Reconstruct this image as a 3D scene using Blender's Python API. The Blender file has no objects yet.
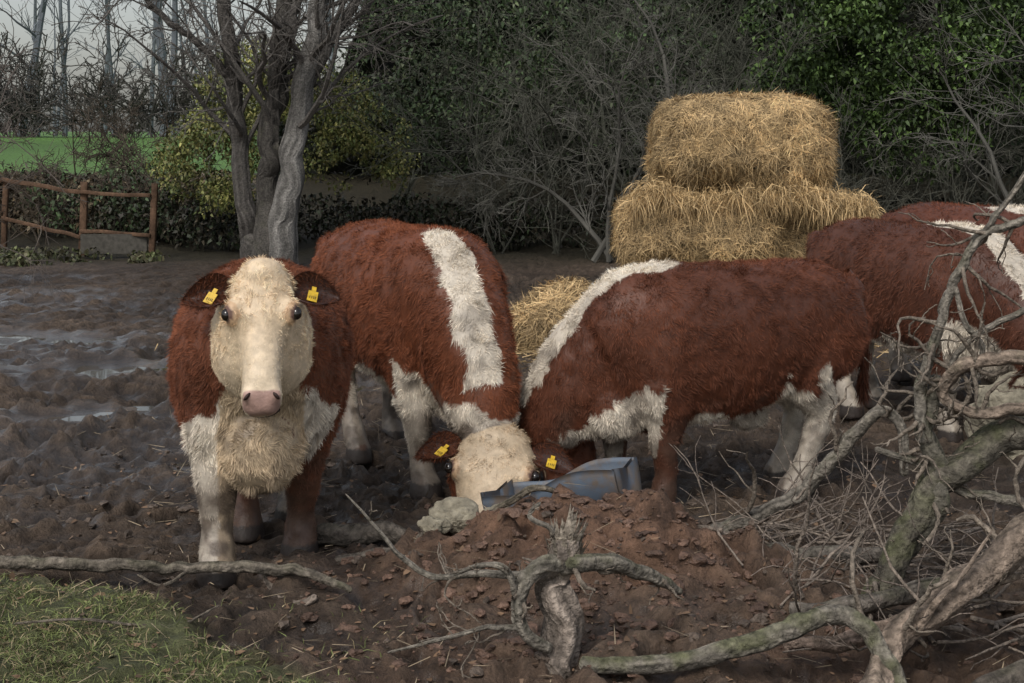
import bpy, math, numpy as np
sc0=bpy.context.scene
rng=np.random.default_rng(11)

# ------------------------------------------------------------------ utils
def _h(ix,iy,iz,seed):
    h=(ix*374761393+iy*668265263+iz*1274126177+seed*974634777)&0xffffffff
    h=((h^(h>>13))*1274126177)&0xffffffff
    h=((h^(h>>15))*1103515245)&0xffffffff
    h=h^(h>>16)
    return h/4294967295.0
def vn(p,seed=0):
    p=np.asarray(p,float); i=np.floor(p).astype(np.int64); f=p-i; f=f*f*(3-2*f)
    x,y,z=i[:,0],i[:,1],i[:,2]; r=0
    for a in (0,1):
        wx=f[:,0] if a else 1-f[:,0]
        for b in (0,1):
            wy=f[:,1] if b else 1-f[:,1]
            for c in (0,1):
                wz=f[:,2] if c else 1-f[:,2]
                r=r+wx*wy*wz*_h(x+a,y+b,z+c,seed)
    return r
def fbm(p,seed=0,o=3):
    r=0;a=.5;s=0
    for k in range(o):
        r=r+a*vn(p*(2**k)+k*17.3,seed+k); s+=a; a*=.5
    return r/s
def vn2(x,y,seed=0): return vn(np.stack([x,y,np.zeros_like(x)+.37],1),seed)
def nrm(v): return v/np.maximum(np.linalg.norm(v,axis=-1,keepdims=True),1e-9)
def sm(a,b,x):
    t=np.clip((x-a)/(b-a),0,1); return t*t*(3-2*t)

def mk(name,V,quads=None,tris=None,col=None,mat=None,smooth=False,parent=None,extra=None):
    me=bpy.data.meshes.new(name)
    V=np.asarray(V,np.float32)
    me.vertices.add(len(V)); me.vertices.foreach_set('co',V.ravel())
    loops=[];starts=[];n=0
    if quads is not None and len(quads):
        q=np.asarray(quads,np.int32); loops.append(q.ravel()); starts.append(np.arange(len(q))*4); n=len(q)*4
    if tris is not None and len(tris):
        t=np.asarray(tris,np.int32); loops.append(t.ravel()); starts.append(n+np.arange(len(t))*3)
    L=np.concatenate(loops).astype(np.int32); S=np.concatenate(starts).astype(np.int32)
    me.loops.add(len(L)); me.loops.foreach_set('vertex_index',L)
    me.polygons.add(len(S)); me.polygons.foreach_set('loop_start',S)
    me.update(calc_edges=True)
    me.polygons.foreach_set('use_smooth',np.full(len(S),smooth))
    if col is not None:
        a=me.color_attributes.new('Col','FLOAT_COLOR','POINT')
        c=np.ones((len(V),4),np.float32); c[:,:3]=np.clip(col,0,1); a.data.foreach_set('color',c.ravel())
    if extra is not None:
        for k,v in extra.items():
            a=me.attributes.new(k,'FLOAT','POINT'); a.data.foreach_set('value',np.asarray(v,np.float32))
    if mat: me.materials.append(mat)
    ob=bpy.data.objects.new(name,me); sc0.collection.objects.link(ob)
    if parent: ob.parent=parent
    return ob
def empty(name,loc=(0,0,0)):
    e=bpy.data.objects.new(name,None); e.location=loc; e.empty_display_size=.3
    sc0.collection.objects.link(e); return e

class Acc:
    def __init__(s): s.V=[];s.Q=[];s.T=[];s.C=[];s.n=0
    def add(s,V,Q=None,T=None,C=None):
        V=np.asarray(V,float)
        if Q is not None and len(Q): s.Q.append(np.asarray(Q)+s.n)
        if T is not None and len(T): s.T.append(np.asarray(T)+s.n)
        s.V.append(V); s.n+=len(V)
        if C is not None: s.C.append(np.broadcast_to(np.asarray(C,float),V.shape))
    def out(s,name,mat,smooth=False,parent=None):
        return mk(name,np.concatenate(s.V),np.concatenate(s.Q) if s.Q else None,np.concatenate(s.T) if s.T else None,
                  np.concatenate(s.C) if s.C else None,mat,smooth,parent)

def tubes(P,R,s=4):
    N,K,_=P.shape
    T=nrm(np.gradient(P,axis=1)); ref=nrm(np.array([.31,.52,.79])+rng.normal(0,.05,(N,1,3)))
    A=nrm(np.cross(T,ref)); B=np.cross(T,A)
    th=np.arange(s)*2*np.pi/s
    V=P[:,:,None,:]+R[:,:,None,None]*(np.cos(th)[:,None]*A[:,:,None,:]+np.sin(th)[:,None]*B[:,:,None,:])
    idx=np.arange(N*K*s).reshape(N,K,s); nx=np.roll(idx,-1,2)
    Q=np.stack([idx[:,:-1],nx[:,:-1],nx[:,1:],idx[:,1:]],-1).reshape(-1,4)
    return V.reshape(-1,3),Q
def blades(P,D,L,W,Wd,bend=None,col=None):
    N=len(P); L=L[:,None]; W=W[:,None]
    if bend is None: bend=np.zeros((N,3))
    M=P+D*L*.5+bend*L*.25; E=P+D*L*.9+bend*L
    V=np.stack([P-Wd*W*.5,P+Wd*W*.5,M-Wd*W*.42,M+Wd*W*.42,E],1).reshape(-1,3)
    b=np.arange(N)[:,None]*5
    Q=b+np.array([0,1,3,2]); T=b+np.array([2,3,4])
    C=None
    if col is not None: C=np.repeat(col,5,0)
    return V,Q,T,C
def grow(P,R,n,t0,t1,lf,ang,K,up,wig,rf,rmin=.003):
    N,Kp,_=P.shape
    t=rng.uniform(t0,t1,(N,n)); x=t*(Kp-1); i=np.minimum(x.astype(int),Kp-2); f=(x-i)[...,None]
    ar=np.arange(N)[:,None]
    S=P[ar,i]*(1-f)+P[ar,i+1]*f; Tg=nrm(P[ar,i+1]-P[ar,i]); r=R[ar,i]*(1-f[...,0])+R[ar,i+1]*f[...,0]
    PL=np.linalg.norm(np.diff(P,axis=1),axis=2).sum(1)[:,None]
    L=(PL*lf*(1-.45*t)*rng.uniform(.6,1.25,(N,n))).reshape(-1,1)
    S=S.reshape(-1,3);Tg=Tg.reshape(-1,3);r=r.reshape(-1)*rf
    pr=nrm(np.cross(Tg,rng.normal(size=Tg.shape))); a=ang*rng.uniform(.6,1.3,(len(S),1))
    d=nrm(Tg*np.cos(a)+pr*np.sin(a)); out=[S]; p=S
    for k in range(K-1):
        d=nrm(d+rng.normal(0,wig,d.shape)+np.array([0,0,up])); p=p+d*L/(K-1); out.append(p)
    O=np.stack(out,1); RR=np.maximum(r[:,None]*(1-.8*np.linspace(0,1,K)),rmin)
    return O,RR
def catmull(A,n):
    A=np.asarray(A,float); K=len(A)
    B=np.vstack([2*A[0]-A[1],A,2*A[-1]-A[-2]])
    t=np.linspace(0,K-1-1e-6,n); i=t.astype(int); f=(t-i)[:,None]
    p0,p1,p2,p3=B[i],B[i+1],B[i+2],B[i+3]
    return .5*((2*p1)+(-p0+p2)*f+(2*p0-5*p1+4*p2-p3)*f**2+(-p0+3*p1-3*p2+p3)*f**3)
def loft(rows,hint,n=16,s=24,e=2.3,resample=True):
    rows=np.asarray(rows,float)
    if resample: rows=catmull(rows,n)
    c=rows[:,:3]; w,ht,hb=[np.maximum(rows[:,k],.004) for k in (3,4,5)]
    T=nrm(np.gradient(c,axis=0)); hint=np.asarray(hint,float)
    S=nrm(np.cross(np.broadcast_to(hint,T.shape),T)); U=np.cross(T,S)
    th=np.arange(s)*2*np.pi/s; co,si=np.cos(th),np.sin(th)
    X=np.sign(co)*np.abs(co)**(2/e); Y=np.sign(si)*np.abs(si)**(2/e)
    H=np.where(Y[None,:]>0,ht[:,None],hb[:,None])
    V=c[:,None]+S[:,None]*(w[:,None]*X)[...,None]+U[:,None]*(H*Y)[...,None]
    K=len(c); idx=np.arange(K*s).reshape(K,s); nx=np.roll(idx,-1,1)
    Q=np.stack([idx[:-1],nx[:-1],nx[1:],idx[1:]],-1).reshape(-1,4)
    V=np.vstack([V.reshape(-1,3),c[0],c[-1]]); a=K*s;b=a+1
    Tt=np.vstack([np.stack([nx[0],idx[0],np.full(s,a)],1),np.stack([idx[-1],nx[-1],np.full(s,b)],1)])
    return V,Q,Tt,(c,T,S,U,w,ht,hb)
def ellipsoid(c,ax,r,n=10,s=16):
    ax=np.asarray(ax,float); u=np.linspace(-1,1,n)*.999; u=np.sin(u*np.pi/2)
    th=np.arange(s)*2*np.pi/s
    V=np.asarray(c)+ (u[:,None,None]*r[0])*ax[0]+np.sqrt(1-u*u)[:,None,None]*(np.cos(th)[None,:,None]*r[1]*ax[1]+np.sin(th)[None,:,None]*r[2]*ax[2])
    idx=np.arange(n*s).reshape(n,s); nx=np.roll(idx,-1,1)
    Q=np.stack([idx[:-1],nx[:-1],nx[1:],idx[1:]],-1).reshape(-1,4)
    V=V.reshape(-1,3)
    k=len(V); V=np.vstack([V,V[:s].mean(0),V[-s:].mean(0)])
    Tt=np.vstack([np.stack([nx[0],idx[0],np.full(s,k)],1),np.stack([idx[-1],nx[-1],np.full(s,k+1)],1)])
    return V,Q,Tt
def tri_of(Q,T=None):
    t=[]
    if Q is not None and len(Q): t+= [Q[:,[0,1,2]],Q[:,[0,2,3]]]
    if T is not None and len(T): t.append(T)
    return np.concatenate(t)
def sample(V,T,n):
    a,b,c=V[T[:,0]],V[T[:,1]],V[T[:,2]]; cr=np.cross(b-a,c-a); ar=np.linalg.norm(cr,axis=1)
    VN=np.zeros_like(V)
    for k in range(3): np.add.at(VN,T[:,k],cr)
    VN=nrm(VN)
    i=rng.choice(len(T),n,p=ar/ar.sum()); u=rng.random((n,1));v=rng.random((n,1)); m=(u+v)>1; u=np.where(m,1-u,u); v=np.where(m,1-v,v)
    P=a[i]*(1-u-v)+b[i]*u+c[i]*v
    N=nrm(VN[T[i,0]]*(1-u-v)+VN[T[i,1]]*u+VN[T[i,2]]*v)
    return P,N,VN
def boxv(c,sz,R=None):
    g=np.array([[x,y,z] for x in(-1,1) for y in(-1,1) for z in(-1,1)],float)*np.asarray(sz)/2
    if R is not None: g=g@np.asarray(R).T
    return g+np.asarray(c),np.array([[0,1,3,2],[4,6,7,5],[0,4,5,1],[2,3,7,6],[0,2,6,4],[1,5,7,3]])

# ------------------------------------------------------------------ materials
def mat_col(name,rough=.8,spec=.25,nscale=30,namp=.35,bump=0,bscale=60,bdist=.01):
    m=bpy.data.materials.new(name); m.use_nodes=True; nt=m.node_tree; b=nt.nodes['Principled BSDF']
    at=nt.nodes.new('ShaderNodeAttribute'); at.attribute_name='Col'
    tc=nt.nodes.new('ShaderNodeTexCoord'); no=nt.nodes.new('ShaderNodeTexNoise'); no.inputs['Scale'].default_value=nscale; no.inputs['Detail'].default_value=4
    nt.links.new(tc.outputs['Object'],no.inputs['Vector'])
    mr=nt.nodes.new('ShaderNodeMapRange'); mr.inputs[1].default_value=.3; mr.inputs[2].default_value=.7; mr.inputs[3].default_value=1-namp; mr.inputs[4].default_value=1+namp
    nt.links.new(no.outputs['Fac'],mr.inputs[0])
    vm=nt.nodes.new('ShaderNodeVectorMath'); vm.operation='SCALE'
    nt.links.new(at.outputs['Color'],vm.inputs[0]); nt.links.new(mr.outputs[0],vm.inputs['Scale'])
    nt.links.new(vm.outputs[0],b.inputs['Base Color'])
    b.inputs['Roughness'].default_value=rough; b.inputs['Specular IOR Level'].default_value=spec
    if bump:
        n2=nt.nodes.new('ShaderNodeTexNoise'); n2.inputs['Scale'].default_value=bscale; n2.inputs['Detail'].default_value=6
        nt.links.new(tc.outputs['Object'],n2.inputs['Vector'])
        bp=nt.nodes.new('ShaderNodeBump'); bp.inputs['Strength'].default_value=bump; bp.inputs['Distance'].default_value=bdist
        nt.links.new(n2.outputs['Fac'],bp.inputs['Height']); nt.links.new(bp.outputs[0],b.inputs['Normal'])
    return m
def mat_plain(name,c,rough=.5,spec=.5,nscale=12,namp=.2,coat=0,c2=None,lo=.38,hi=.66,bump=0):
    m=bpy.data.materials.new(name); m.use_nodes=True; nt=m.node_tree; b=nt.nodes['Principled BSDF']
    tc=nt.nodes.new('ShaderNodeTexCoord'); no=nt.nodes.new('ShaderNodeTexNoise'); no.inputs['Scale'].default_value=nscale; no.inputs['Detail'].default_value=8; no.inputs['Roughness'].default_value=.65
    nt.links.new(tc.outputs['Object'],no.inputs['Vector'])
    r=nt.nodes.new('ShaderNodeValToRGB'); r.color_ramp.elements[0].position=lo; r.color_ramp.elements[1].position=hi
    r.color_ramp.elements[0].color=(*[x*(1-namp) for x in c],1); r.color_ramp.elements[1].color=(*(c2 if c2 else [min(1,x*(1+namp)) for x in c]),1)
    nt.links.new(no.outputs['Fac'],r.inputs[0]); nt.links.new(r.outputs[0],b.inputs['Base Color'])
    b.inputs['Roughness'].default_value=rough; b.inputs['Specular IOR Level'].default_value=spec; b.inputs['Coat Weight'].default_value=coat
    if bump:
        bp=nt.nodes.new('ShaderNodeBump'); bp.inputs['Strength'].default_value=bump; bp.inputs['Distance'].default_value=.02
        nt.links.new(no.outputs['Fac'],bp.inputs['Height']); nt.links.new(bp.outputs[0],b.inputs['Normal'])
    return m
M_fur=mat_col('fur',.65,.2,18,.18)
M_skin=mat_col('skin',.5,.4,30,.15,.3,90)
M_bark=mat_col('bark',.85,.2,45,.45,1.0,60,.02)
M_twig=mat_col('twig',.9,.1,3,.2)
M_leaf=mat_col('leaf',.55,.35,2,.3)
M_straw=mat_col('straw',.6,.3,8,.2)
M_grass=mat_col('grass_blade',.6,.3,3,.2)
M_soil=mat_col('soil_clod',.6,.4,40,.4,.9,60,.02)
M_wood=mat_col('weathered_wood',.85,.2,20,.3,.5,60)
M_eye=mat_plain('eye_dark',(.012,.008,.006),.08,.6)
M_nost=mat_plain('nostril_dark',(.03,.015,.012),.5,.3)
M_tag=mat_plain('yellow_tag',(.62,.40,.03),.45,.4,40,.25)
M_ink=mat_plain('tag_ink',(.05,.04,.02),.5,.3)
M_blue=mat_plain('muddy_blue_plastic',(.12,.155,.205),.5,.4,6,.2,0,(.125,.10,.082),.42,.56,.3)
M_stone=mat_col('stone',.85,.25,25,.35,.9,35,.02)

def mat_ground():
    m=bpy.data.materials.new('wet_mud'); m.use_nodes=True; nt=m.node_tree; b=nt.nodes['Principled BSDF']; L=nt.links.new
    at=nt.nodes.new('ShaderNodeAttribute'); at.attribute_name='Col'
    wt=nt.nodes.new('ShaderNodeAttribute'); wt.attribute_name='wet'
    tc=nt.nodes.new('ShaderNodeTexCoord')
    def N(sc,d,r=.6):
        n=nt.nodes.new('ShaderNodeTexNoise'); n.inputs['Scale'].default_value=sc; n.inputs['Detail'].default_value=d; n.inputs['Roughness'].default_value=r; L(tc.outputs['Object'],n.inputs['Vector']); return n
    n1=N(13,9,.68); n2=N(50,6); n3=N(3.5,6)
    mr=nt.nodes.new('ShaderNodeMapRange'); mr.inputs[1].default_value=.32; mr.inputs[2].default_value=.68; mr.inputs[3].default_value=.45; mr.inputs[4].default_value=1.55
    L(n1.outputs['Fac'],mr.inputs[0])
    vm=nt.nodes.new('ShaderNodeVectorMath'); vm.operation='SCALE'; L(at.outputs['Color'],vm.inputs[0]); L(mr.outputs[0],vm.inputs['Scale']); L(vm.outputs[0],b.inputs['Base Color'])
    b.inputs['Roughness'].default_value=.62
    ad=nt.nodes.new('ShaderNodeMath'); ad.operation='MULTIPLY_ADD'; L(n1.outputs['Fac'],ad.inputs[0]); ad.inputs[1].default_value=3.5; L(n2.outputs['Fac'],ad.inputs[2])
    bp=nt.nodes.new('ShaderNodeBump'); bp.inputs['Strength'].default_value=.9; bp.inputs['Distance'].default_value=.022; L(ad.outputs[0],bp.inputs['Height']); L(bp.outputs[0],b.inputs['Normal'])
    ma=nt.nodes.new('ShaderNodeMath'); ma.operation='MULTIPLY_ADD'; L(n3.outputs['Fac'],ma.inputs[0]); ma.inputs[1].default_value=3.0; 
    mb=nt.nodes.new('ShaderNodeMath'); mb.operation='MULTIPLY_ADD'; L(wt.outputs['Fac'],mb.inputs[0]); mb.inputs[1].default_value=2.2; mb.inputs[2].default_value=-2.75; L(mb.outputs[0],ma.inputs[2]); ma.use_clamp=True
    L(ma.outputs[0],b.inputs['Coat Weight']); b.inputs['Coat Roughness'].default_value=.10; b.inputs['Coat IOR'].default_value=1.36
    bc=nt.nodes.new('ShaderNodeBump'); bc.inputs['Strength'].default_value=.5; bc.inputs['Distance'].default_value=.02; L(n1.outputs['Fac'],bc.inputs['Height']); L(bc.outputs[0],b.inputs['Coat Normal'])
    b.inputs['Specular IOR Level'].default_value=.3
    return m
M_ground=mat_ground()

# ------------------------------------------------------------------ terrain
def grass_mask(x,y):
    e=-.62-(y-4.7)*1.15+ .35*(vn2(x*2.2,y*2.2,5)-.5)+.22*(vn2(x*7,y*7,8)-.5)
    return sm(0,.22,e-x)*sm(5.75,5.4,y+.25*(vn2(x*3,y*3,6)-.5))
def mound(x,y):
    d=((x-.30)/.80)**2+((y-5.88)/.42)**2
    n=.75+.5*vn2(x*5,y*5,21)
    return .30*np.exp(-d*1.6)*n
PUD=[(-3.2,11.6,.9,.5),(-2.7,9.4,.55,.32),(-4.6,13.2,1.0,.6),(-2.0,8.0,.32,.18),(-1.4,10.4,.5,.3),(-2.15,6.7,.26,.13),(2.35,8.0,.3,.18),(-5.6,11.0,.8,.4)]
def low(x,y):
    z=1.05*sm(22.5,31,y)+.85*sm(30,62,y)+np.maximum(y-62,0)*.006
    return z+.12*(vn2(x*.55,y*.55,1)-.5)+(1-sm(15,26,y))*.09*(vn2(x*1.7,y*1.7,2)-.5)
PZ=[float(low(np.array([p[0]]),np.array([p[1]]))[0])-.02 for p in PUD]
def pmask(x,y):
    mx=np.zeros_like(x); lv=np.zeros_like(x)
    for (cx,cy,rx,ry),pz in zip(PUD,PZ):
        th=np.arctan2((y-cy)/ry,(x-cx)/rx); d=np.sqrt(((x-cx)/rx)**2+((y-cy)/ry)**2)/(1+.22*np.sin(3*th+cx)+.12*np.sin(7*th))
        m=1-sm(.75,1.35,d); lv=np.where(m>mx,pz,lv); mx=np.maximum(mx,m)
    return mx,lv
def height(x,y,detail=True):
    far=1-sm(15,26,y)
    z=low(x,y)
    if detail:
        g=grass_mask(x,y); k=far*(1-.75*g)
        wx=x+.22*(vn2(x*4,y*4,61)-.5)+.06*(vn2(x*13,y*13,65)-.5); wy=y+.22*(vn2(x*4,y*4,62)-.5)+.06*(vn2(x*13,y*13,66)-.5)
        big=.45+.9*vn2(x*.7,y*.7,68)
        z=z+k*.075*big*(np.abs(vn2(wx*3.0,wy*4.6,3)-.5)*2-.35)
        z=z+k*.075*big*(np.abs(vn2(wx*8,wy*8,4)-.5)*2-.4)+k*.045*(np.abs(vn2(wx*19,wy*19,7)-.5)*2-.4)+k*.018*(vn2(x*44,y*44,67)-.5)
        s=.25; gx=np.floor(x/s).astype(np.int64); gy=np.floor(y/s).astype(np.int64); dm=np.full(x.shape,9.)
        zz=np.zeros_like(gx)
        for a in (-1,0,1):
            for b in (-1,0,1):
                jx=(gx+a+_h(gx+a,gy+b,zz,31))*s; jy=(gy+b+_h(gx+a,gy+b,zz,32))*s; on=_h(gx+a,gy+b,zz,33)>.4
                d=np.sqrt((wx-jx)**2+(wy-jy)**2); dm=np.minimum(dm,np.where(on,d,9))
        z=z-k*.06*(1-sm(.03,.085,dm))+k*.018*np.exp(-((dm-.10)/.022)**2)
        z=z+.06*g
        mm=np.clip(mound(x,y)*6,0,1); z=z+mm*(.05*(vn2(x*13,y*13,63)-.5)+.035*(vn2(x*30,y*30,64)-.5))
    z=z+mound(x,y)
    for off in (0,.9):
        c=-3.6+.35*(y-9)*.5+off+.12*np.sin(y*1.3)
        z=z-.12*np.exp(-((x-c)/.15)**2)*sm(7,8.5,y)*sm(15,12,y)+.06*np.exp(-((x-c-.28)/.1)**2)*sm(7,8.5,y)*sm(15,12,y)
    if detail:
        m,lv=pmask(x,y); z=z*(1-m)+(lv-.045+.035*(vn2(x*6,y*6,69)-.35))*m+.03*m*(1-m)*4
    return z
xs=[0.]; st=.02
while xs[-1]<500:
    if xs[-1]>2.8: st*=1.027
    xs.append(xs[-1]+st)
xs=np.array([-v for v in xs[:0:-1]]+xs)
ys=[2.8]
while ys[-1]<1500: ys.append(ys[-1]+.015*(ys[-1]/5)**1.65)
ys=np.array([-80,-40,-20,-10,-5,-2,0,1.2,2,2.5]+ys)
X,Y=np.meshgrid(xs,ys); x=X.ravel(); y=Y.ravel()
z=height(x,y); zl=height(x,y,False)
rel=z-zl
nx,ny=len(xs),len(ys)
idx=np.arange(nx*ny).reshape(ny,nx)
Q=np.stack([idx[:-1,:-1],idx[:-1,1:],idx[1:,1:],idx[1:,:-1]],-1).reshape(-1,4)
g=grass_mask(x,y)[:,None]
mud=np.array([.084,.058,.040]); mud2=np.array([.155,.113,.082]); red=np.array([.168,.098,.064])
k=np.clip((rel+.05)*8+.7*(vn2(x*.8,y*.8,9)-.5)+.4*(vn2(x*4,y*4,19)-.5),0,1)[:,None]
c=mud*.5*(1-k)+mud2*k
md=np.clip(mound(x,y)*6+.5*sm(5.9,5.2,y)*sm(-1.1,-.2,x)*vn2(x*3,y*3,12),0,1)[:,None]
c=c*(1-md)+red*md*(.5+.85*vn2(x*12,y*12,13))[:,None]
gc=np.array([.085,.09,.04])*(.6+.8*vn2(x*7,y*7,14))[:,None]
c=c*(1-g)+gc*g
fld=sm(29,33,y)[:,None]; c=c*(1-fld)+np.array([.095,.19,.04])*fld*(.7+.6*vn2(x*.25,y*.12,15))[:,None]
brush=(sm(19.5,22.5,y)*(1-sm(29,33,y)))[:,None]; c=c*(1-brush)+np.array([.035,.030,.018])*brush
wet=np.clip(.60-rel*7+1.1*(vn2(x*.5,y*.5,17)-.5),0,1)*(1-g[:,0])*(1-fld[:,0])*(1-brush[:,0])*(1-.75*md[:,0])
wet=wet+.22*np.exp(-((x+3.4)/1.6)**2)*sm(6.5,8,y)*sm(17,13,y)+.6*pmask(x,y)[0]
wet=np.where(y>19,0,wet)
mk('muddy_ground',np.stack([x,y,z],1),Q,None,c,M_ground,True,None,{'wet':wet})
def gz(xx,yy): return height(np.atleast_1d(np.asarray(xx,float)),np.atleast_1d(np.asarray(yy,float)))
mw=mat_plain('puddle_water',(.06,.05,.035),.04,.6)
pa=Acc()
for (cx,cy,rx,ry),pz in zip(PUD,PZ):
    th=np.linspace(0,2*np.pi,60,endpoint=False); r=1.0*(1+.22*np.sin(3*th+cx)+.12*np.sin(7*th))
    V=np.vstack([np.c_[cx+rx*r*np.cos(th),cy+ry*r*np.sin(th),np.full(60,pz-.040)],[cx,cy,pz-.040]])
    pa.add(V,None,np.stack([np.arange(60),(np.arange(60)+1)%60,np.full(60,60)],1))
pa.out('puddle_water',mw)

# ------------------------------------------------------------------ grass, litter, clods
def grass_patch():
    n=75000; px=rng.uniform(-3.2,.3,n); py=rng.uniform(4.0,6.1,n); m=np.maximum(grass_mask(px,py),.05*(px<-.3)*(py<5.4))*np.clip(2.2*(vn2(px*6,py*6,14)-.22),.05,1); keep=rng.random(n)<m
    px,py=px[keep],py[keep]; n=len(px); P=np.stack([px,py,gz(px,py)-.004],1)
    D=nrm(np.stack([rng.normal(0,.7,n),rng.normal(0,.7,n),np.full(n,1.)],1))
    Wd=nrm(np.cross(D,rng.normal(size=(n,3)))); L=rng.uniform(.02,.075,n)
    base=np.array([.135,.16,.055]); col=base*rng.uniform(.5,1.5,(n,1)); dry=rng.random(n)<.35; col[dry]=np.array([.32,.26,.15])*rng.uniform(.4,1.2,(dry.sum(),1))
    b=rng.normal(0,.4,(n,3)); b[:,2]=-.3
    V,Q,T,C=blades(P,D,L,rng.uniform(.002,.0045,n),Wd,b,col); mk('grass',V,Q,T,C,M_grass)
grass_patch()
def litter():
    A=Acc(); n=1700; px=rng.uniform(-2.6,2.6,n); py=4.3+rng.random(n)**1.3*4; P=np.stack([px,py,gz(px,py)+.008],1)
    D=nrm(np.stack([rng.normal(size=n),rng.normal(size=n),rng.normal(0,.25,n)],1)); Wd=nrm(np.cross(D,np.array([0,0,1.])+rng.normal(0,.3,(n,3))))
    col=np.array([.16,.10,.06])*rng.uniform(.4,1.5,(n,1)); 
    V,Q,T,C=blades(P,D,rng.uniform(.015,.045,n),rng.uniform(.008,.025,n),Wd,None,col); A.add(V,Q,T,C)
    n=1500; px=rng.uniform(-2.6,2.6,n); py=4.3+rng.random(n)**1.2*6; P=np.stack([px,py,gz(px,py)+.01],1)
    D=nrm(np.stack([rng.normal(size=n),rng.normal(size=n),rng.normal(0,.2,n)],1)); Wd=nrm(np.cross(D,np.array([0,0,1.])+rng.normal(0,.3,(n,3))))
    col=np.array([.38,.30,.2])*rng.uniform(.4,1.2,(n,1))
    V,Q,T,C=blades(P,D,rng.uniform(.04,.18,n),rng.uniform(.002,.005,n),Wd,None,col); A.add(V,Q,T,C)
    A.out('leaf_litter',M_leaf)
litter()
def clods():
    import bmesh
    bm=bmesh.new(); bmesh.ops.create_icosphere(bm,subdivisions=2,radius=1); bm.verts.ensure_lookup_table()
    BV=np.array([v.co[:] for v in bm.verts]); BT=np.array([[v.index for v in f.verts] for f in bm.faces])
    bm2=bmesh.new(); bmesh.ops.create_icosphere(bm2,subdivisions=4,radius=1); bm2.verts.ensure_lookup_table()
    SV=np.array([v.co[:] for v in bm2.verts]); ST=np.array([[v.index for v in f.verts] for f in bm2.faces]); bm.free(); bm2.free()
    A=Acc(); N=2600
    for i in range(N):
        if i<1300: cx=rng.normal(.3,.6); cy=rng.normal(5.55,.42)
        else: cx=rng.uniform(-2.8,3); cy=4.2+rng.random()**1.4*5
        if grass_mask(np.array([cx]),np.array([cy]))[0]>.4: continue
        r=.005+.024*rng.random()**4
        V=BV*(1+1.1*(vn(BV*1.4+i*3.1,40)[:,None]-.5)+.7*(vn(BV*3.1+i*1.7,41)[:,None]-.5))*r*np.array([rng.uniform(.7,1.6),rng.uniform(.7,1.6),rng.uniform(.45,.8)])
        h=float(gz(cx,cy)[0]); c=(np.array([.145,.088,.062]) if i<1300 else np.array([.11,.083,.064]))*rng.uniform(.5,1.2)
        A.add(V+np.array([cx,cy,h+r*.1]),None,BT,c)
    A.out('soil_clods',M_soil,False)
    for (cx,cy,r) in ((-.23,6.10,.085),(3.05,8.3,.3),(-.06,6.15,.05),(-.33,6.0,.045)):
        V=SV*(1+.9*(vn(SV*1.3+cx*7,44)[:,None]-.5)+.4*(np.abs(vn(SV*3,45)-.5))[:,None]+.07*(vn(SV*12,46)[:,None]-.5)); V=V*r*np.array([1.2,.9,.85])
        mk('stone',V+np.array([cx,cy,float(height(np.array([cx]),np.array([cy]),False)[0])+r*.35]),None,ST,np.array([.25,.225,.17])*(.5+.9*fbm(V*30,3,3))[:,None],M_stone,False)
clods()

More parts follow.
